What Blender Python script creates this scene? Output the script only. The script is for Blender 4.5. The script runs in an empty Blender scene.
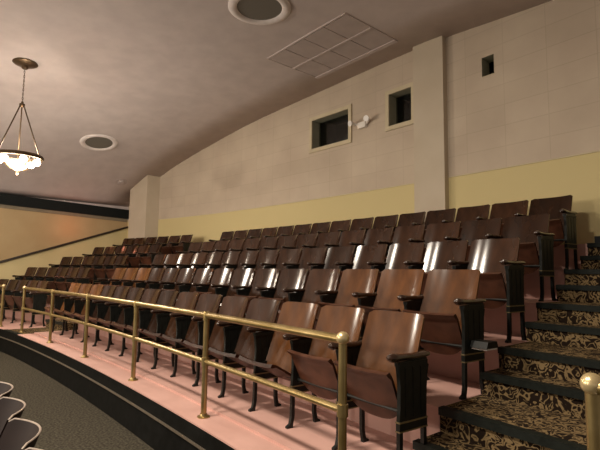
import bpy, bmesh, math, random
from math import sin, cos, pi, atan, hypot
from mathutils import Vector, Matrix
random.seed(7)
C = bpy.context.scene.collection
EYE = 1.60                       # eye height above the carpeted cross aisle

# ------------------------------------------------------------ camera
TH, PITCH, ROLL = 0.71154, 0.09998, 0.013125
cam_d = bpy.data.cameras.new('camera'); cam = bpy.data.objects.new('camera', cam_d); C.objects.link(cam)
cam_d.sensor_width = 36.0; cam_d.lens = 28.2; cam_d.clip_start = 0.05
right0 = Vector((sin(TH), cos(TH), 0)); fwd0 = Vector((-cos(TH), sin(TH), 0)); up0 = Vector((0, 0, 1))
fwd = fwd0 * cos(PITCH) + up0 * sin(PITCH); up = -fwd0 * sin(PITCH) + up0 * cos(PITCH)
rt = right0 * cos(ROLL) + up * sin(ROLL); upr = up * cos(ROLL) - right0 * sin(ROLL)
M = Matrix((rt, upr, -fwd)).transposed().to_4x4(); M.translation = (0, 0, EYE)
cam.matrix_world = M
bpy.context.scene.camera = cam

# ------------------------------------------------------------ plan: rows lie on gentle arcs
# s = distance along a row (to the left), D = depth towards the back wall
CV = -53.10
def uv(s, D):
    rho = D - CV; a = (s - 6) / rho
    e = max(0.0, s - 9.65)
    return 6 + rho * sin(a), CV + rho * cos(a) - .015 * e * e
def P(s, D, h):                 # h above eye level -> world point
    U, V = uv(s, D); return Vector((-U, V, h + EYE))
def ang(s, D):
    rho = D - CV; e = max(0.0, s - 9.65)
    return (s - 6) / rho + atan(.03 * e)
CEIL = [(-9, 2.2), (-6, 2.85), (-3, 3.3), (0, 3.52), (2.2, 3.6), (3.1, 3.69), (4.2, 3.78), (5.3, 3.78), (6.9, 3.73), (8.1, 3.68),
        (9.2, 3.61), (10.1, 3.5), (11, 3.35), (12.1, 3.12), (13.2, 2.78), (14, 2.38), (14.6, 1.96)]
def ceil_h(s):
    for (a, ha), (b, hb) in zip(CEIL, CEIL[1:]):
        if s <= b: return ha + (hb - ha) * (s - a) / (b - a)
    return CEIL[-1][1]

# ------------------------------------------------------------ world, lights, exposure
sc = bpy.context.scene
w = bpy.data.worlds.new('world'); sc.world = w; w.use_nodes = True
w.node_tree.nodes['Background'].inputs[0].default_value = (1.0, .86, .76, 1)
w.node_tree.nodes['Background'].inputs[1].default_value = .15
def point(name, loc, watts, col=(1, .78, .56), r=.12):
    d = bpy.data.lights.new(name, 'POINT'); d.energy = watts; d.color = col; d.shadow_soft_size = r
    o = bpy.data.objects.new(name, d); o.location = loc; C.objects.link(o); return o
def disk(name, loc, watts, size, col=(1, .88, .73)):          # round recessed downlight in the ceiling
    d = bpy.data.lights.new(name, 'AREA'); d.shape = 'DISK'; d.size = size; d.energy = watts; d.color = col
    o = bpy.data.objects.new(name, d); o.location = loc; C.objects.link(o); return o
point('chandelier_glow', P(9.22, 1.6, 2.06), 28, (1, .88, .73), .12)
point('chandelier_glow', P(9.22, 1.6, 1.50), 160, (1, .88, .73), .26)
disk('ceiling_downlight', P(2.2, -.5, 3.5), 120, .55)
disk('ceiling_downlight', P(3.9, -.5, 3.6), 120, .55)
point('fill_lamp', P(4.0, -6.5, 1.7), 260, (1, .88, .73), .18)  # unseen fill lights added behind the camera to brighten walls and ceiling
point('fill_lamp', P(8.0, -5.0, 1.2), 320, (1, .88, .73), .18)
point('fill_lamp', P(12.0, -5.0, 1.2), 160, (1, .88, .75), .18)
point('added_red_glow', P(14.1, 4.6, 1.2), 2.5, (1, .30, .18), .08)  # unseen red light added to tint the side wall
vs = sc.view_settings
vs.view_transform = 'Standard'; vs.look = 'None'; vs.gamma = 1; vs.use_curve_mapping = False; vs.exposure = 0.66

# ------------------------------------------------------------ materials
def mat(name, col, rough=.6, metal=0, col2=None, scale=8, detail=4, bump=0, bscale=60, coat=0, stretch=None, spec=None, emit=0, rnd=0, dist=0, lo=.35, hi=.65):
    m = bpy.data.materials.new(name); m.use_nodes = True; nt = m.node_tree; N = nt.nodes; L = nt.links
    b = N['Principled BSDF']; b.inputs['Roughness'].default_value = rough; b.inputs['Metallic'].default_value = metal
    b.inputs['Coat Weight'].default_value = coat; b.inputs['Coat Roughness'].default_value = .12
    if spec is not None: b.inputs['Specular IOR Level'].default_value = spec
    c4 = (*col, 1); tc = N.new('ShaderNodeTexCoord'); mp = N.new('ShaderNodeMapping')
    L.new(tc.outputs['Object'], mp.inputs[0])
    if stretch: mp.inputs['Scale'].default_value = stretch
    n = N.new('ShaderNodeTexNoise'); n.inputs['Scale'].default_value = scale; n.inputs['Detail'].default_value = detail
    n.inputs['Distortion'].default_value = dist
    L.new(mp.outputs[0], n.inputs[0])
    r = N.new('ShaderNodeValToRGB'); r.color_ramp.elements[0].position = lo; r.color_ramp.elements[1].position = hi
    r.color_ramp.elements[0].color = c4; r.color_ramp.elements[1].color = (*(col2 or tuple(min(1, x * 1.12) for x in col)), 1)
    L.new(n.outputs[0], r.inputs[0]); src = r.outputs[0]
    if rnd:
        oi = N.new('ShaderNodeObjectInfo'); h = N.new('ShaderNodeHueSaturation')
        mr = N.new('ShaderNodeMapRange'); mr.inputs[3].default_value = 1 - rnd; mr.inputs[4].default_value = 1 + rnd
        L.new(oi.outputs['Random'], mr.inputs[0]); L.new(mr.outputs[0], h.inputs['Value']); L.new(src, h.inputs['Color']); src = h.outputs[0]
    L.new(src, b.inputs['Base Color'])
    if bump:
        n2 = N.new('ShaderNodeTexNoise'); n2.inputs['Scale'].default_value = bscale; n2.inputs['Detail'].default_value = 3
        L.new(mp.outputs[0], n2.inputs[0]); bp = N.new('ShaderNodeBump'); bp.inputs['Strength'].default_value = bump
        bp.inputs['Distance'].default_value = .01; L.new(n2.outputs[0], bp.inputs['Height']); L.new(bp.outputs[0], b.inputs['Normal'])
    if emit:
        b.inputs['Emission Color'].default_value = (1, .80, .58, 1); b.inputs['Emission Strength'].default_value = emit
    return m
M_ = {}
M_['back'] = mat('varnished_plywood', (.022, .009, .004), .17, col2=(.048, .019, .008), scale=4, coat=.1, spec=.42, stretch=(3, 3, 1), rnd=.4, lo=.25, hi=.75)
M_['backlight'] = mat('lit_varnished_plywood', (.060, .023, .008), .20, col2=(.13, .050, .015), scale=4, coat=.1, spec=.38, stretch=(3, 3, 1), rnd=.25, lo=.25, hi=.75)  # lighter copy of the varnish, with lamplight put into the colour
M_['backdark'] = mat('shaded_plywood', (.012, .006, .005), .55, col2=(.018, .009, .007), scale=4, spec=.2)  # dimness of the near corner darkened into the seat-back colour
M_['pan'] = mat('worn_plywood', (.045, .017, .009), .34, spec=.3, col2=(.085, .033, .018), scale=4, coat=.05, stretch=(2, 2, 2), rnd=.3)
M_['arm'] = mat('armrest_wood', (.015, .007, .004), .25, col2=(.04, .017, .009), scale=9, coat=.5)
M_['iron'] = mat('black_iron', (.006, .007, .006), .42, col2=(.011, .012, .010), scale=20, spec=.3)
M_['band'] = mat('bronze_band', (.30, .24, .13), .35, .7)
M_['rim'] = mat('worn_rim', (.30, .24, .20), .3, col2=(.40, .33, .27), scale=15)
M_['brass'] = mat('brass', (.32, .23, .085), .33, .85, col2=(.46, .35, .16), scale=5, rnd=0)
M_['brassball'] = mat('polished_brass', (.72, .56, .28), .28, .6, col2=(.8, .64, .36), scale=6)
M_['pink'] = mat('pink_painted_floor', (.58, .34, .285), .55, col2=(.66, .40, .34), scale=3, bump=.05, bscale=30)
M_['carpet'] = mat('aisle_carpet', (.034, .029, .020), .95, col2=(.082, .072, .052), scale=45, detail=6, bump=.4, bscale=180, spec=.1, lo=.4, hi=.6)
M_['fascia'] = mat('black_fascia', (.006, .006, .005), .8, col2=(.010, .010, .009), scale=12, spec=.08)
M_['strip'] = mat('steel_strip', (.45, .38, .30), .3, .8)
M_['nosing'] = mat('rubber_nosing', (.008, .010, .008), .55, col2=(.012, .015, .012), scale=40, spec=.2)
M_['ceil'] = mat('ceiling_plaster', (.54, .475, .46), .95, col2=(.60, .53, .51), scale=3, detail=8, bump=.1, bscale=25, spec=.1)
M_['pilaster'] = mat('pilaster_paint', (.52, .44, .33), .8, col2=(.56, .48, .37), scale=2)
M_['frame'] = mat('window_trim_paint', (.55, .47, .31), .6, col2=(.6, .52, .36), scale=6)
M_['jamb'] = mat('window_jamb', (.33, .32, .23), .7)
M_['dark'] = mat('booth_interior', (.012, .013, .012), .8)
M_['tan'] = mat('side_wall_tan', (.46, .33, .17), .8, col2=(.50, .37, .20), scale=1.5)
M_['yellow'] = mat('yellow_paint', (.62, .52, .27), .75, col2=(.66, .56, .30), scale=2)
M_['trimdark'] = mat('dark_trim', (.03, .02, .012), .4)
M_['beam'] = mat('dark_cornice', (.007, .009, .009), .7, spec=.2)
M_['beamlow'] = mat('cornice_lip', (.22, .18, .12), .7)
M_['grille'] = mat('speaker_grille', (.14, .13, .11), .8, col2=(.17, .155, .13), scale=200)
M_['ring'] = mat('fixture_ring', (.72, .66, .64), .6)
M_['panel'] = mat('vent_panel', (.45, .385, .37), .9, col2=(.50, .43, .41), scale=4)
M_['panelbar'] = mat('vent_bar', (.50, .43, .41), .8)
M_['bronze'] = mat('chandelier_bronze', (.10, .065, .035), .4, .7)
M_['bulb'] = mat('lit_glass', (1, .9, .75), .4, emit=14)
M_['bowl'] = mat('amber_glass', (.6, .38, .2), .3, emit=.3)
M_['plastic'] = mat('white_plastic', (.75, .70, .64), .5)
M_['lens'] = mat('lamp_lens', (.85, .83, .8), .15)
M_['black'] = mat('wall_base', (.010, .012, .014), .5)

def m_glass():
    m = bpy.data.materials.new('booth_glass'); m.use_nodes = True; b = m.node_tree.nodes['Principled BSDF']
    b.inputs['Transmission Weight'].default_value = 1; b.inputs['Roughness'].default_value = .03; b.inputs['IOR'].default_value = 1.45
    b.inputs['Base Color'].default_value = (.55, .62, .6, 1); return m
M_['glass'] = m_glass()

def m_wall():                  # cream acoustic tile above, yellow paint below a level line
    m = bpy.data.materials.new('two_tone_wall'); m.use_nodes = True; nt = m.node_tree; N = nt.nodes; L = nt.links
    b = N['Principled BSDF']; b.inputs['Roughness'].default_value = .85; b.inputs['Specular IOR Level'].default_value = .2
    uvn = N.new('ShaderNodeUVMap'); uvn.uv_map = 'UVMap'
    br = N.new('ShaderNodeTexBrick'); br.offset = 0; br.inputs['Scale'].default_value = 1
    br.inputs['Brick Width'].default_value = .6; br.inputs['Row Height'].default_value = .3; br.inputs['Mortar Size'].default_value = .006
    br.inputs['Color1'].default_value = (.53, .44, .34, 1); br.inputs['Color2'].default_value = (.555, .462, .36, 1); br.inputs['Mortar'].default_value = (.49, .405, .31, 1)
    L.new(uvn.outputs[0], br.inputs[0])
    n = N.new('ShaderNodeTexNoise'); n.inputs['Scale'].default_value = 1.2; n.inputs['Detail'].default_value = 8
    L.new(uvn.outputs[0], n.inputs[0])
    mx = N.new('ShaderNodeMix'); mx.data_type = 'RGBA'; mx.blend_type = 'OVERLAY'; mx.inputs[0].default_value = .25
    L.new(br.outputs[0], mx.inputs[6]); L.new(n.outputs[0], mx.inputs[7])
    g = N.new('ShaderNodeNewGeometry'); sx = N.new('ShaderNodeSeparateXYZ'); L.new(g.outputs['Position'], sx.inputs[0])
    lt = N.new('ShaderNodeMath'); lt.operation = 'LESS_THAN'; lt.inputs[1].default_value = 1.49 + EYE; L.new(sx.outputs[2], lt.inputs[0])
    m2 = N.new('ShaderNodeMix'); m2.data_type = 'RGBA'; L.new(lt.outputs[0], m2.inputs[0]); L.new(mx.outputs[2], m2.inputs[6])
    m2.inputs[7].default_value = (.62, .52, .27, 1); L.new(m2.outputs[2], b.inputs['Base Color'])
    return m
M_['wall'] = m_wall()

def m_stair():
    m = bpy.data.materials.new('patterned_carpet'); m.use_nodes = True; nt = m.node_tree; N = nt.nodes; L = nt.links
    b = N['Principled BSDF']; b.inputs['Roughness'].default_value = .95; b.inputs['Specular IOR Level'].default_value = .1
    tc = N.new('ShaderNodeTexCoord')
    n = N.new('ShaderNodeTexNoise'); n.inputs['Scale'].default_value = 13; n.inputs['Detail'].default_value = 1.0; n.inputs['Distortion'].default_value = 2.2
    L.new(tc.outputs['Object'], n.inputs[0])
    mu = N.new('ShaderNodeMath'); mu.operation = 'MULTIPLY'; mu.inputs[1].default_value = 17; L.new(n.outputs[0], mu.inputs[0])
    si = N.new('ShaderNodeMath'); si.operation = 'SINE'; L.new(mu.outputs[0], si.inputs[0])
    r = N.new('ShaderNodeValToRGB'); e = r.color_ramp.elements
    e[0].position = .1; e[0].color = (.018, .011, .007, 1); e[1].position = .85; e[1].color = (.24, .165, .08, 1)
    L.new(si.outputs[0], r.inputs[0]); L.new(r.outputs[0], b.inputs['Base Color'])
    n2 = N.new('ShaderNodeTexNoise'); n2.inputs['Scale'].default_value = 220; L.new(tc.outputs['Object'], n2.inputs[0])
    bp = N.new('ShaderNodeBump'); bp.inputs['Strength'].default_value = .4; bp.inputs['Distance'].default_value = .008
    L.new(n2.outputs[0], bp.inputs['Height']); L.new(bp.outputs[0], b.inputs['Normal'])
    return m
M_['stair'] = m_stair()

# ------------------------------------------------------------ helpers
def link(name, bm, m, parent=None, smooth=False, loc=None):
    me = bpy.data.meshes.new(name); bmesh.ops.recalc_face_normals(bm, faces=bm.faces); bm.to_mesh(me); bm.free()
    me.materials.append(M_[m])
    if smooth:
        for p in me.polygons: p.use_smooth = True
        try: me.set_sharp_from_angle(angle=math.radians(38))
        except Exception: pass
    o = bpy.data.objects.new(name, me); C.objects.link(o)
    if parent: o.parent = parent
    if loc is not None: o.location = loc
    return o
def tag(o, label=None, cat=None, group=None, kind=None):
    if label: o['label'] = label
    if cat: o['category'] = cat
    if group: o['group'] = group
    if kind: o['kind'] = kind
    return o
def empty(name, loc=(0, 0, 0), rz=0, parent=None):
    o = bpy.data.objects.new(name, None); C.objects.link(o); o.location = loc; o.rotation_euler = (0, 0, rz)
    o.empty_display_size = .1
    if parent: o.parent = parent
    return o
def struct(o): o['kind'] = 'structure'; return o
def box(bm, x0, x1, y0, y1, z0, z1):
    v = [bm.verts.new((x, y, z)) for z in (z0, z1) for x, y in ((x0, y0), (x1, y0), (x1, y1), (x0, y1))]
    for f in ((0, 3, 2, 1), (4, 5, 6, 7), (0, 1, 5, 4), (1, 2, 6, 5), (2, 3, 7, 6), (3, 0, 4, 7)): bm.faces.new([v[i] for i in f])
    return v
def prism(bm, pts, x0, x1):     # polygon in (y,z) extruded along x
    a = [bm.verts.new((x0, y, z)) for y, z in pts]; b = [bm.verts.new((x1, y, z)) for y, z in pts]; n = len(pts)
    bm.faces.new(a); bm.faces.new(b[::-1])
    for i in range(n): bm.faces.new((a[i], b[i], b[(i + 1) % n], a[(i + 1) % n]))
def tube(bm, pts, r, seg=10, caps=True):
    rings = []; pts = [Vector(p) for p in pts]
    rr = r if isinstance(r, (list, tuple)) else [r] * len(pts)
    ref = None
    for i, p in enumerate(pts):
        t = (pts[min(i + 1, len(pts) - 1)] - pts[max(i - 1, 0)]).normalized()
        if ref is None: ref = Vector((0, 0, 1)) if abs(t.z) < .9 else Vector((1, 0, 0))
        a = t.cross(ref).normalized(); b = a.cross(t).normalized(); ref = b
        rings.append([bm.verts.new(p + (a * cos(2 * pi * k / seg) + b * sin(2 * pi * k / seg)) * rr[i]) for k in range(seg)])
    for A, B in zip(rings, rings[1:]):
        for k in range(seg): bm.faces.new((A[k], A[(k + 1) % seg], B[(k + 1) % seg], B[k]))
    if caps: bm.faces.new(rings[0]); bm.faces.new(rings[-1][::-1])
def lathe(bm, prof, seg=24, c=(0, 0, 0)):    # prof = [(r,z)]
    c = Vector(c); rings = []
    for r, z in prof:
        if r < 1e-5: rings.append([bm.verts.new(c + Vector((0, 0, z)))])
        else: rings.append([bm.verts.new(c + Vector((r * cos(2 * pi * k / seg), r * sin(2 * pi * k / seg), z))) for k in range(seg)])
    for A, B in zip(rings, rings[1:]):
        for k in range(seg):
            k2 = (k + 1) % seg
            if len(A) == 1 and len(B) == 1: continue
            if len(A) == 1: bm.faces.new((A[0], B[k], B[k2]))
            elif len(B) == 1: bm.faces.new((A[k], A[k2], B[0]))
            else: bm.faces.new((A[k], A[k2], B[k2], B[k]))
def sblock(bm, sa, sb, Da, Db, h0, h1, n=6, sb2=None, hf=None):  # curved block in plan coordinates
    rows = []
    for i in range(n + 1):
        s = sa + (sb - sa) * i / n
        top = hf(s) if hf else h1
        rows.append([bm.verts.new(P(s, Da, h0)), bm.verts.new(P(s, Db, h0)), bm.verts.new(P(s, Db, top)), bm.verts.new(P(s, Da, top))])
    for A, B in zip(rows, rows[1:]):
        for k in range(4): bm.faces.new((A[k], A[(k + 1) % 4], B[(k + 1) % 4], B[k]))
    bm.faces.new(rows[0]); bm.faces.new(rows[-1][::-1])
def ball(bm, c, r, seg=16):
    lathe(bm, [(r * sin(pi * i / 8), -r * cos(pi * i / 8)) for i in range(9)], seg, c)
def copy_tree(o, parent=None):
    c = o.copy(); C.objects.link(c)
    if parent: c.parent = parent
    for ch in list(o.children): copy_tree(ch, c)
    return c

# ------------------------------------------------------------ levels
T1H = -1.18; RISE = .31
TH_ = [T1H + RISE * k for k in range(6)]                 # floor of tier 1..6 (6 = rear ledge)
TD = [1.96, 2.94, 3.757, 4.575, 5.39, 6.20]              # front edge of each
DW = 6.45                                                # back wall
SR = [1.83, 1.80, 1.80, 1.845, 1.90, 1.935]              # right end of each tier at the stairs
SA, SB = 9.80, 10.72                                     # far aisle
SL = 14.6                                                # side wall

# ------------------------------------------------------------ structure
bm = bmesh.new(); sblock(bm, -4, SL + .3, -8, 1.97, -EYE - .1, -EYE, 24); struct(link('floor', bm, 'carpet'))
# ceiling
bm = bmesh.new(); ss = []
for (a, _), (b, _) in zip(CEIL, CEIL[1:]): ss += [a + (b - a) * i / 3 for i in range(3)]
ss.append(SL)
def smooth_h(s):
    return sum(ceil_h(max(-9, min(SL, s + d))) for d in (-.5, -.25, 0, .25, .5)) / 5 if s < 14 else ceil_h(s)
Ds = [-9, -5, -1, 2, 4, 5.5, DW + .1]
g0 = [[bm.verts.new(P(s, D, smooth_h(s))) for D in Ds] for s in ss]
for A, B in zip(g0, g0[1:]):
    for k in range(len(Ds) - 1): bm.faces.new((A[k], A[k + 1], B[k + 1], B[k]))
ce = struct(link('ceiling', bm, 'ceil', smooth=True))
md = ce.modifiers.new('s', 'SOLIDIFY'); md.thickness = .1; md.offset = 1
if ce.data.polygons[0].normal.z < 0: md.offset = -1

# back wall with two booth windows and a projection port
WIN = [(6.07, 7.10, 2.545, 3.15), (4.605, 5.09, 2.57, 3.145)]
PORT = (3.14, 3.33, 2.905, 3.195)
holes = WIN + [PORT]
def back_wall():
    bm = bmesh.new(); uvl = bm.loops.layers.uv.new('UVMap')
    xs = sorted(set([-4, -2, 0, 1, 2, 3, 4, 5.6, 6.5, 8, 9, 10, 11, 12, 13, 13.8, SL] + [v for h in holes for v in h[:2]]))
    zs = sorted(set([-EYE, .3, 1.0, 1.49, 2.0] + [v for h in holes for v in h[2:]]))
    def quad(s0, s1, a0, a1, b0, b1):
        vs_ = [bm.verts.new(P(s0, DW, a0)), bm.verts.new(P(s1, DW, a1)), bm.verts.new(P(s1, DW, b1)), bm.verts.new(P(s0, DW, b0))]
        f = bm.faces.new(vs_)
        for lp, c in zip(f.loops, ((s0, a0), (s1, a1), (s1, b1), (s0, b0))): lp[uvl].uv = c
    for s0, s1 in zip(xs, xs[1:]):
        ms = (s0 + s1) / 2; t0, t1 = smooth_h(s0) + .05, smooth_h(s1) + .05
        zz = [z for z in zs if z < min(t0, t1) - .02]
        for z0, z1 in zip(zz, zz[1:]):
            mz = (z0 + z1) / 2
            if any(h[0] < ms < h[1] and h[2] < mz < h[3] for h in holes): continue
            quad(s0, s1, z0, z0, z1, z1)
        quad(s0, s1, zz[-1], zz[-1], t0, t1)
    bmesh.ops.remove_doubles(bm, verts=bm.verts, dist=1e-4)
    o = struct(link('wall_back', bm, 'wall')); return o
back_wall()
def window(i, h, pane=True, trim=True):
    s0, s1, z0, z1 = h; dp = .20; nm = 'window_%d' % i
    bm = bmesh.new()      # trim frame standing proud of the wall, jambs going back
    t = .075
    if trim:
        for a, b, c, d in ((s0 - t, s0, z0 - t, z1 + t), (s1, s1 + t, z0 - t, z1 + t), (s0, s1, z0 - t, z0), (s0, s1, z1, z1 + t)):
            sblock(bm, a, b, DW - .03, DW + .0, c, d, 1)
    else:
        sblock(bm, s0 - .012, s1 + .012, DW - .006, DW, z0 - .012, z0, 1)
    root = struct(link(nm, bm, 'frame'))
    bm = bmesh.new(); e = .02
    for a, b, c, d in ((s0 - e, s0, z0, z1), (s1, s1 + e, z0, z1), (s0 - e, s1 + e, z0 - e, z0), (s0 - e, s1 + e, z1, z1 + e)):
        sblock(bm, a, b, DW + .001, DW + dp + .03, c, d, 1)
    link('jamb', bm, 'jamb', root)
    if pane:
        bm = bmesh.new(); sblock(bm, s0, s1, DW + dp - .01, DW + dp, z0, z1, 1); link('pane', bm, 'glass', root)
    bm = bmesh.new(); sblock(bm, s0 - .3, s1 + .3, DW + dp + .035, DW + 1.0, z0 - .3, z1 + .2, 1)
    f = min(bm.faces, key=lambda f: f.calc_center_median().y if abs(f.normal.z) < .5 else 99)
    cent = P((s0 + s1) / 2, DW + dp + .035, (z0 + z1) / 2)
    f = min(bm.faces, key=lambda f: (f.calc_center_median() - cent).length); bm.faces.remove(f)
    link('booth_recess', bm, 'dark', root)
    return root
window(1, WIN[0]); window(2, WIN[1]); window(3, PORT, False, False)

# level line where the two paints meet
bm = bmesh.new(); sblock(bm, 4.5, 13.1, DW - .012, DW, 1.484, 1.497, 20); struct(link('trim_1', bm, 'frame'))
bm = bmesh.new(); sblock(bm, -4, 3.93, DW - .012, DW, 1.484, 1.497, 10); struct(link('trim_2', bm, 'frame'))
# pilasters
bm = bmesh.new(); sblock(bm, 3.93, 4.5, DW - .11, DW + .05, -.6, 3.79, 2); struct(link('wall_pilaster', bm, 'pilaster'))
bm = bmesh.new(); sblock(bm, 13.17, 13.95, 6.06, DW + .05, -.6, 2.82, 2, hf=lambda s: smooth_h(s) + .03); struct(link('wall_corner_pilaster', bm, 'pilaster'))
# side wall: yellow dado rising with the tiers, dark cap, tan wall, dark cornice
def cap_h(D): return .09 + .355 * (D - 3.0)
def ribbon(D0, D1, f0, f1, s0, s1, m, nm, n=16):
    bm = bmesh.new(); rows = []
    for i in range(n + 1):
        D = D0 + (D1 - D0) * i / n
        rows.append([bm.verts.new(P(s0, D, f0(D))), bm.verts.new(P(s1, D, f0(D))), bm.verts.new(P(s1, D, f1(D))), bm.verts.new(P(s0, D, f1(D)))])
    for A, B in zip(rows, rows[1:]):
        for k in range(4): bm.faces.new((A[k], A[(k + 1) % 4], B[(k + 1) % 4], B[k]))
    bm.faces.new(rows[0]); bm.faces.new(rows[-1][::-1]); return struct(link(nm, bm, m))
bt = lambda D: 2.07 - .034 * D
ribbon(-8, DW, lambda D: -EYE, lambda D: max(cap_h(D), -.6) if D > 1.1 else -.6, SL, SL + .15, 'yellow', 'wall_side_dado', 40)
ribbon(-8, DW, lambda D: max(cap_h(D), -.6) if D > 1.1 else -.6, lambda D: bt(D) - .30, SL + .002, SL + .15, 'tan', 'wall_side', 40)
ribbon(1.1, DW - .02, lambda D: cap_h(D) - .01, lambda D: cap_h(D) + .045, SL - .06, SL, 'trimdark', 'trim_3')
ribbon(-8, DW - .06, lambda D: bt(D) - .28, lambda D: bt(D), SL - .12, SL + .15, 'beam', 'trim_4')
ribbon(-8, DW, lambda D: bt(D) - .02, lambda D: 2.4, SL + .0, SL + .15, 'ceil', 'wall_side_upper')
ribbon(-8, DW - .06, lambda D: bt(D) - .37, lambda D: bt(D) - .281, SL - .04, SL + .15, 'beamlow', 'trim_5')
# black base on the back wall beside the stairs
bm = bmesh.new(); sblock(bm, -1, 1.93, DW - .02, DW, .30, .47, 4); struct(link('baseboard_back', bm, 'black'))

# tiers (painted pink), each its own slab
for k in range(6):
    D1 = TD[k + 1] if k < 5 else DW
    for blk, (a, b) in enumerate(((SR[k], SA), (SB, SL))):
        bm = bmesh.new()
        sblock(bm, a, b, TD[k], D1 + (.004 if k < 5 else 0), -EYE, TH_[k], 18)
        struct(link('floor_seating_tier', bm, 'pink'))
# raised lip a step back from the railing on the front tier
bm = bmesh.new(); sblock(bm, SR[0] + .02, SA, 2.19, TD[1], T1H - .01, T1H + .018, 20); struct(link('floor_front_tier_curb', bm, 'pink'))
# black fascia with a metal strip
bm = bmesh.new(); sblock(bm, .1, SL, TD[0] - .03, TD[0], -EYE, T1H - .008, 30); struct(link('trim_6', bm, 'fascia'))
bm = bmesh.new(); sblock(bm, .1, SL, TD[0] - .042, TD[0] - .03, -1.335, -1.318, 30); struct(link('trim_7', bm, 'strip'))
bm = bmesh.new(); sblock(bm, 1.84, SA, TD[0] - .035, TD[0] + .02, T1H - .008, T1H + .004, 30); struct(link('trim_8', bm, 'pink'))

# staircases
def stairs(label, fa, b, n=4):
    root = tag(empty('staircase', P((fa(3) + b) / 2, 2, -EYE)), label, 'stairs'); inv = Matrix.Translation(-root.location)
    hs = [(1.96, T1H)]
    for k in range(1, 6): hs += [(TD[k] - .27, TH_[k] - RISE / 2), (TD[k], TH_[k])]
    for i, (D, h) in enumerate(hs):
        D2 = hs[i + 1][0] + .01 if i + 1 < len(hs) else DW
        s0, s1 = sorted((fa(D), b))
        bm = bmesh.new(); sblock(bm, s0, s1, D, D2, h - .32 if i else -EYE, h, n); bm.transform(inv)
        st = link('step', bm, 'stair', root)
        bm = bmesh.new(); sblock(bm, s0 - .0, s1 + .0, D - .018, D + .045, h - .042, h + .006, n); bm.transform(inv)
        link('nosing', bm, 'nosing', st)
def fR(D):
    for (a, sa), (b, sb) in zip(zip(TD, SR), zip(TD[1:], SR[1:])):
        if D <= b: return sa + (sb - sa) * (D - a) / (b - a) - .003
    return SR[-1] - .003
stairs('wide steps in swirl patterned tan and black carpet at the right, beside the nearest seats', fR, .42)
stairs('far narrow carpeted aisle steps between the two blocks of seats', lambda D: SA + .003, SB - .003)

# ------------------------------------------------------------ theatre seats
W = .526
def backrest_bm(sag=.056, pw=2.4):
    bm = bmesh.new(); nx, nz = 16, 12; w2 = .239; th = .013
    F = []; Bk = []
    for j in range(nz + 1):
        t = j / nz; ra, rb = [], []
        for i in range(nx + 1):
            u = -1 + 2 * i / nx; x = u * w2
            ex = max(0, abs(x) - (w2 - .019)); drop = .019 - math.sqrt(max(0, .019 ** 2 - ex ** 2))
            z1 = .92 - drop; z0 = .36 + drop * .8; z = z0 + (z1 - z0) * t
            q = (z - .36) / .56; x *= 1 + .05 * (1 - q) if q > .45 else 1.0275
            y = -.015 + .195 * q ** .95 - sag * abs(u) ** pw
            ra.append(bm.verts.new((x, y, z))); rb.append(bm.verts.new((x, y + th, z)))
        F.append(ra); Bk.append(rb)
    for j in range(nz):
        for i in range(nx):
            bm.faces.new((F[j][i], F[j][i + 1], F[j + 1][i + 1], F[j + 1][i])); bm.faces.new((Bk[j][i + 1], Bk[j][i], Bk[j + 1][i], Bk[j + 1][i + 1]))
    for j in range(nz):
        bm.faces.new((F[j][0], F[j + 1][0], Bk[j + 1][0], Bk[j][0])); bm.faces.new((F[j + 1][nx], F[j][nx], Bk[j][nx], Bk[j + 1][nx]))
    for i in range(nx):
        bm.faces.new((F[0][i + 1], F[0][i], Bk[0][i], Bk[0][i + 1])); bm.faces.new((F[nz][i], F[nz][i + 1], Bk[nz][i + 1], Bk[nz][i]))
    return bm
def rim_bm(sag=.056, pw=2.4):
    bm = bmesh.new(); pts = []; w2 = .243
    for i in range(25):
        u = -1 + 2 * i / 24; x = u * w2
        ex = max(0, abs(x) - (w2 - .019)); drop = .019 - math.sqrt(max(0, .019 ** 2 - ex ** 2)); z = .92 - drop
        q = (z - .36) / .56; y = -.015 + .195 * q ** .95 - sag * abs(u) ** pw
        pts.append((x, y + .007, z + .001))
    tube(bm, pts, .0055, 8); return bm
HY, HZ = -.085, .355
def pan_bm(ang_):
    # curved ply pan turning on a bar; y runs from the front edge (-.265) to the tail (+.085)
    Lf, Lt, w2, th = -.265, .085, .236, .018; nx, ny = 14, 12
    ca, sa_ = cos(ang_), sin(ang_); bm = bmesh.new(); T, B = [], []
    def place(x, y, z): return bm.verts.new((x, HY + y * ca + z * sa_, HZ - y * sa_ + z * ca))
    for j in range(ny + 1):
        t = j / ny; ra, rb = [], []
        for i in range(nx + 1):
            u = -1 + 2 * i / nx
            tail = Lt - .075 * abs(u) ** 3.2
            y = Lf + (tail - Lf) * t; x = u * w2 * (1 - .07 * t * t)
            z = -.014 * (1 - u * u) + (.012 * (1 - t * 5) ** 2 * -1 if t < .2 else 0)
            ra.append(place(x, y, z + th / 2)); rb.append(place(x, y, z - th / 2 - (.012 if t < .1 else 0)))
        T.append(ra); B.append(rb)
    for j in range(ny):
        for i in range(nx):
            bm.faces.new((T[j][i], T[j][i + 1], T[j + 1][i + 1], T[j + 1][i])); bm.faces.new((B[j][i + 1], B[j][i], B[j + 1][i], B[j + 1][i + 1]))
        bm.faces.new((T[j][0], T[j + 1][0], B[j + 1][0], B[j][0])); bm.faces.new((T[j + 1][nx], T[j][nx], B[j][nx], B[j + 1][nx]))
    for i in range(nx):
        bm.faces.new((T[0][i + 1], T[0][i], B[0][i], B[0][i + 1])); bm.faces.new((T[ny][i], T[ny][i + 1], B[ny][i + 1], B[ny][i]))
    return bm
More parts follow.
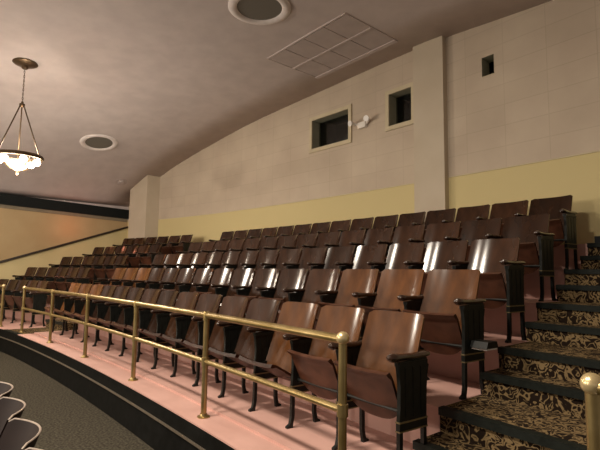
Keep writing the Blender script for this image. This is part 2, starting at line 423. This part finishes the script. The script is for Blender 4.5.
def standard_bm(x):
    bm = bmesh.new()
    pts = [(-.155, .31), (-.148, .40), (-.146, .52), (-.155, .60), (-.165, .655), (.085, .675), (.098, .66), (.098, .60), (.092, .48), (.085, .31)]
    prism(bm, pts, x - .013, x + .013)
    for y in (-.10, -.03, .04):                                # cast ribs on both faces
        box(bm, x - .016, x + .016, y - .006, y + .006, .33, .62)
    box(bm, x - .020, x + .020, -.160, .095, .630, .655)
    prism(bm, [(.04, .46), (.08, .46), (.12, .62), (.10, .63)], x - .008, x + .008)   # bracket to the back
    return bm
def leg_bm(x, front):
    bm = bmesh.new()
    if front: pts = [(-.165, .25), (-.13, .25), (-.135, .10), (-.150, .03), (-.165, .016), (-.19, .014), (-.19, 0), (-.13, 0), (-.115, .10)][:]; pts = [(-.155, .25), (-.127, .25), (-.130, .08), (-.142, .02), (-.142, 0), (-.197, 0), (-.197, .014), (-.170, .028), (-.158, .08)]
    else: pts = [(.057, .25), (.085, .25), (.086, .08), (.098, .028), (.125, .014), (.125, 0), (.07, 0), (.07, .02), (.058, .08)]
    prism(bm, pts, x - .013, x + .013); return bm
def band_bm(x):
    bm = bmesh.new()
    box(bm, x - .018, x + .018, -.160, .092, .302, .311); box(bm, x - .018, x + .018, -.160, .092, .25, .258); return bm
def plinth_bm(x):
    bm = bmesh.new(); box(bm, x - .015, x + .015, -.157, .089, .258, .302); return bm
def arm_bm(x):
    bm = bmesh.new(); rows = []
    ys = [-.235, -.228, -.205, -.17, -.12, -.05, .02, .08, .115, .125]; ws = [.006, .022, .031, .031, .026, .025, .026, .028, .024, .008]
    zt = [.692, .704, .712, .708, .702, .700, .702, .706, .702, .692]; zb = [.680, .668, .658, .660, .664, .664, .664, .664, .668, .682]
    for y, w_, a, b in zip(ys, ws, zt, zb):
        m_ = (a + b) / 2; hh = (a - b) / 2
        rows.append([bm.verts.new((x + w_ * cos(k * pi / 5), y, m_ + hh * sin(k * pi / 5))) for k in range(10)])
    for A, B in zip(rows, rows[1:]):
        for k in range(10): bm.faces.new((A[k], A[(k + 1) % 10], B[(k + 1) % 10], B[k]))
    bm.faces.new(rows[0]); bm.faces.new(rows[-1][::-1]); return bm
def hinge_bm():
    bm = bmesh.new(); tube(bm, [(-.25, HY - .016, HZ), (.25, HY - .016, HZ)], .012, 8)
    for x in (-.235, .235):
        prism(bm, [(HY - .02, .335), (.0, .335), (.03, .40), (.02, .43), (HY - .02, .40)], x - .006, x + .006)
    return bm
def bolts_bm():
    bm = bmesh.new()
    for u in (-.62, .62):
        y = .075 + .135 * .955 ** 1.1 + .004 - .062 * u * u
        lathe(bm, [(0, -.004), (.011, -.003), (.011, .001), (.006, .004), (0, .005)], 10)
    return bm
def add_standard(root, x):
    s_ = link('standard', standard_bm(x), 'iron', root); link('plinth_band', band_bm(x), 'band', s_)
    link('plinth', plinth_bm(x), 'iron', s_)
    link('leg', leg_bm(x, True), 'iron', root); link('leg', leg_bm(x, False), 'iron', root)
    link('armrest', arm_bm(x), 'arm', root, True)
def make_seat(tilt, both=False, rim=False, lit_tone=False):
    root = empty('theatre_seat')
    br = link('backrest', backrest_bm(*((.10, 2.0) if rim else (.058, 2.4))), 'backdark' if rim else ('backlight' if lit_tone else 'back'), root, True)
    if rim: link('rim', rim_bm(.10, 2.0), 'rim', br, True)
    link('seat', pan_bm(tilt), 'pan', root, True)
    link('hinge_bar', hinge_bm(), 'iron', root, True)
    add_standard(root, W / 2)
    if both: add_standard(root, -W / 2)
    return root
protos = {}
def get_seat(tilt, both, rim=False, lit_tone=False):
    key = (tilt, both, rim, lit_tone)
    if key not in protos:
        protos[key] = make_seat(tilt, both, rim, lit_tone); return protos[key]
    return copy_tree(protos[key])
ORD = ['first', 'second', 'third', 'fourth', 'fifth', 'sixth', 'seventh', 'eighth', 'ninth', 'tenth', 'eleventh', 'twelfth', 'thirteenth', 'fourteenth', 'fifteenth']
ROW = ['front row', 'second row', 'middle row', 'fourth row', 'back row']
FOLD, LOW = math.radians(66), math.radians(30)
SEAT_D = 2.60
for k in range(5):
    D = SEAT_D + .818 * k; hfl = TH_[k] + (.018 if k == 0 else 0)
    zs = (.92 - .012 * k - (.018 if k == 0 else 0)) / .92
    s0 = 1.74 + .0625 * k; pitch = (9.655 - s0) / 15
    for i in range(15):
        s = s0 + (i + .5) * pitch
        tilt = FOLD if (k > 0 or i in (0, 1)) else LOW
        if k and random.random() < .12: tilt = LOW
        if i == 0: tilt = FOLD
        lit_tone = (k, i) in ((0, 0), (0, 1), (0, 2), (1, 0), (1, 1), (1, 2), (0, 14), (0, 13), (0, 12), (1, 14), (1, 13), (1, 12))  # seats whose lit look is painted into the back colour
        o = get_seat(tilt, i == 14, False, lit_tone)
        o.location = P(s, D, hfl); o.rotation_euler = (0, 0, ang(s, D)); o.scale = (1, 1, zs)
        where = 'nearest the carpeted stairs' if i == 0 else ('at the far aisle end' if i == 14 else ORD[i] + ' from the right stairs')
        st = 'folded' if tilt == FOLD else 'half lowered'
        tag(o, ('lit toned' if lit_tone else 'dark') + ' wooden seat, %s, in main block\'s %s, %s' % (st, ROW[k], where), 'theatre seat', 'theatre seats of the main block, ' + ROW[k])
        if k == 1 and i == 0: end_seat = o
    sL0 = 10.86
    pl = (14.03 - sL0) / 6
    for i in range(6):
        s = sL0 + (i + .5) * pl
        o = get_seat(FOLD, i == 5)
        o.location = P(s, D, TH_[k]); o.rotation_euler = (0, 0, ang(s, D)); o.scale = (1, 1, (.92 - .012 * k) / .92)
        where = 'beside the far aisle' if i == 0 else ('nearest the side wall' if i == 5 else ORD[i] + ' from the far aisle')
        tag(o, 'distant brown wooden seat in the far left block\'s %s, %s' % (ROW[k], where), 'theatre seat', 'theatre seats of the far left block, ' + ROW[k])
for i in range(4):
    s = 1.96 + .52 * (i + .5)
    o = get_seat(LOW, i == 3, True)
    o.location = P(s, .54, -EYE); o.rotation_euler = (0, 0, ang(s, .5)); o.scale = (1, 1, .87)
    tag(o, 'dark seat with pale rimmed back in the lower left corner, %s from the picture bottom' % ORD[i], 'theatre seat', 'seats below the cross aisle')

# ------------------------------------------------------------ brass railings
def railing(label, posts, s_end=None, balls=(True, True)):
    D = 2.06; top = T1H + .815; mid = T1H + .44
    org = P(posts[0], D, T1H); root = tag(empty('railing', org), label, 'railing'); inv = Matrix.Translation(-org)
    a, b = posts[0], s_end or posts[-1]
    for nm, h, r in (('top_rail', top, .0255), ('middle_rail', mid, .0215)):
        bm = bmesh.new(); tube(bm, [P(a + (b - a) * i / 30, D, h) for i in range(31)], r, 12); bm.transform(inv); link(nm, bm, 'brass', root, True)
    for j, s in enumerate(posts):
        c = P(s, D, T1H)
        bm = bmesh.new(); tube(bm, [c, c + Vector((0, 0, .815))], .0235, 14); bm.transform(inv); po = link('post', bm, 'brass', root, True)
        bm = bmesh.new(); lathe(bm, [(.0, 0), (.052, 0), (.052, .008), (.034, .014), (.028, .03), (.024, .03)], 20, c); bm.transform(inv); link('base_flange', bm, 'brass', po, True)
        bm = bmesh.new(); lathe(bm, [(.0235, -.035), (.031, -.033), (.031, .033), (.0235, .035)], 16, c + Vector((0, 0, .44))); bm.transform(inv); link('collar', bm, 'brass', po, True)
        bm = bmesh.new(); endp = (j == 0 and balls[0]) or (j == len(posts) - 1 and balls[1])
        if endp: ball(bm, c + Vector((0, 0, .822)), .037)
        else: lathe(bm, [(.0235, -.04), (.030, -.038), (.031, .0), (.026, .03), (0, .034)], 16, c + Vector((0, 0, .815)))
        bm.transform(inv); link('finial' if endp else 'tee_joint', bm, 'brassball' if endp else 'brass', po, True)
railing('long curved brass railing in front of the front row of wooden seats', [1.83, 3.49, 5.10, 6.79, 8.44, 10.08])
railing('distant brass railing at the left edge beyond the far aisle', [11.33, 12.9, 14.4])
railing('brass railing post with round top at the right edge beside the steps', [.57, -.9])

# ------------------------------------------------------------ ceiling fixtures
def slope(s): return (smooth_h(s + .2) - smooth_h(s - .2)) / .4
def on_ceiling(o, s, D, drop=0):
    o.location = P(s, D, smooth_h(s) - drop)
    t = (P(s + .1, D, smooth_h(s + .1)) - P(s - .1, D, smooth_h(s - .1))).normalized(); v = (P(s, D + .1, 0) - P(s, D - .1, 0)).normalized()
    n = t.cross(v).normalized(); n = -n if n.z < 0 else n
    y = v; x = y.cross(n).normalized(); R = Matrix((x, y, n)).transposed()
    o.rotation_euler = R.to_euler()
def ceiling_round(s, D, label, R_=.45):
    root = empty('ceiling_speaker'); on_ceiling(root, s, D); tag(root, label, 'ceiling fixture', 'round grilles in the ceiling')
    bm = bmesh.new(); lathe(bm, [(R_ * .70, .02), (R_ * .72, -.012), (R_ * .80, -.035), (R_ * .92, -.035), (R_, -.012), (R_, .02)], 40); link('ring', bm, 'ring', root, True)
    bm = bmesh.new(); lathe(bm, [(0, -.003), (R_ * .5, -.004), (R_ * .725, -.006), (R_ * .725, .01), (0, .01)], 40); link('grille', bm, 'grille', root)
ceiling_round(5.26, 3.72, 'large round grey grille with pale ring, cut by the top edge, nearest overhead')
ceiling_round(11.95, 4.05, 'smaller looking round grille with pale ring, farther left over the far seats', .44)
# perforated panel
root = empty('ceiling_vent'); on_ceiling(root, 5.48, 5.32); tag(root, 'rectangular grid of eight grey panels in the ceiling above the booth windows', 'vent')
for a in range(4):
    for b in range(2):
        bm = bmesh.new(); x0 = -.93 + a * .465; y0 = -.58 + b * .58
        box(bm, x0 + .008, x0 + .457, y0 + .02, y0 + .56, -.022, .03); link('vent_panel', bm, 'panel', root)
bm = bmesh.new(); box(bm, -.93, .93, -.02, .02, -.034, .03); box(bm, -.95, .95, .56, .64, -.036, .03); box(bm, -.95, -.93, -.58, .58, -.026, .03); box(bm, .93, .95, -.58, .58, -.026, .03)
box(bm, -.95, .95, -.60, -.575, -.026, .03); link('frame', bm, 'panelbar', root)

# ------------------------------------------------------------ chandelier
base = P(9.22, 1.6, 0); base.z = EYE + smooth_h(9.3) + .01
ch = tag(empty('chandelier', base), 'lit bronze chandelier hanging by a chain and three rods at upper left', 'chandelier')
bm = bmesh.new(); lathe(bm, [(0, .02), (.20, .02), (.20, -.01), (.17, -.03), (.06, -.05), (.05, -.10), (.02, -.12), (0, -.12)], 24); link('canopy', bm, 'bronze', ch, True)
zr = (1.91) - smooth_h(9.3); zh = 2.84 - smooth_h(9.3)
bm = bmesh.new(); z = -.10; k = 0
while z > zh + .04:
    tube(bm, [(.010 * cos(q) if k % 2 == 0 else 0, 0 if k % 2 == 0 else .010 * cos(q), z - .024 + .026 * sin(q)) for q in [2 * pi * j / 8 for j in range(9)]], .0045, 5, False)
    z -= .040; k += 1
link('chain', bm, 'bronze', ch, True)
bm = bmesh.new(); lathe(bm, [(0, .06), (.02, .05), (.02, .02), (.045, .01), (.045, -.02), (.02, -.05), (0, -.06)], 14, (0, 0, zh)); link('hub', bm, 'bronze', ch, True)
RR = .36
for k in range(3):
    a = k * 2 * pi / 3 + .9; bm = bmesh.new(); tube(bm, [(.03 * cos(a), .03 * sin(a), zh - .02), (RR * cos(a), RR * sin(a), zr)], .011, 8); link('suspension_rod', bm, 'bronze', ch, True)
bm = bmesh.new(); n = 36
lathe(bm, [(RR - .03, -.03), (RR + .02, -.03), (RR + .035, 0), (RR + .02, .03), (RR - .03, .03), (RR - .03, -.03)], n, (0, 0, zr)); link('ring', bm, 'bronze', ch, True)
for k in range(6):
    a = k * pi / 3 + .1; bm = bmesh.new(); ball(bm, (.29 * cos(a), .29 * sin(a), zr - .085), .06); bu = link('bulb', bm, 'bulb', ch, True)
    bm = bmesh.new(); lathe(bm, [(0, .035), (.028, .035), (.028, -.0), (0, -.0)], 12, (.27 * cos(a), .27 * sin(a), zr - .04)); tube(bm, [(.27 * cos(a), .27 * sin(a), zr - .015), (.34 * cos(a), .34 * sin(a), zr - .01)], .01, 6); link('socket', bm, 'bronze', bu, True)
bm = bmesh.new(); lathe(bm, [(.19, -.09), (.17, -.15), (.12, -.20), (.05, -.235), (0, -.24)], 20, (0, 0, zr)); link('bowl', bm, 'bowl', ch, True)
bm = bmesh.new(); lathe(bm, [(0, -.225), (.03, -.24), (.018, -.27), (.026, -.29), (0, -.33)], 12, (0, 0, zr))
for k in range(4):
    a = k * pi / 2 + .35; tube(bm, [(RR * cos(a), RR * sin(a), zr - .02), (.26 * cos(a), .26 * sin(a), zr - .13), (.13 * cos(a), .13 * sin(a), zr - .215), (.01 * cos(a), .01 * sin(a), zr - .245)], .008, 6)
link('finial', bm, 'bronze', ch, True)

# ------------------------------------------------------------ emergency light between the windows
c = P(5.70, DW - .03, 2.745); el = tag(empty('emergency_light', c, ang(5.7, DW)), 'small white twin head emergency light on the wall between the booth windows', 'emergency light'); el.scale = (1.35,) * 3
bm = bmesh.new(); box(bm, -.07, .07, -.03, .03, -.05, .03); link('housing', bm, 'plastic', el)
for sx in (-1, 1):
    bm = bmesh.new(); tube(bm, [(sx * .07, 0, .0), (sx * .13, -.02, .035), (sx * .14, -.05, .04)], .016, 8); hd = link('lamp_head', bm, 'plastic', el, True)
    bm = bmesh.new(); tube(bm, [(sx * .14, -.045, .04), (sx * .15, -.10, .03)], [.025, .042], 14); link('lens', bm, 'lens', hd, True)

# aisle light box low on the end standard of the second row
bm = bmesh.new(); prism(bm, [(-.10, .36), (-.08, .405), (.03, .405), (.05, .36)], W / 2 + .02, W / 2 + .15); al = link('aisle_light', bm, 'iron', end_seat)
bm = bmesh.new(); box(bm, W / 2 + .025, W / 2 + .145, -.09, .04, .348, .3598); link('light_lens', bm, 'plastic', al)

sd = empty('smoke_detector'); on_ceiling(sd, 13.65, 5.6); tag(sd, 'small dark disc on the ceiling beside the far corner pilaster', 'detector')
bm = bmesh.new(); lathe(bm, [(0, -.05), (.07, -.045), (.09, -.02), (.09, .01), (0, .01)], 18); link('cover', bm, 'panel', sd, True)
bm = bmesh.new(); lathe(bm, [(0, -.012), (.16, -.012), (.16, .01), (0, .01)], 20); link('mounting_plate', bm, 'panel', sd, True)
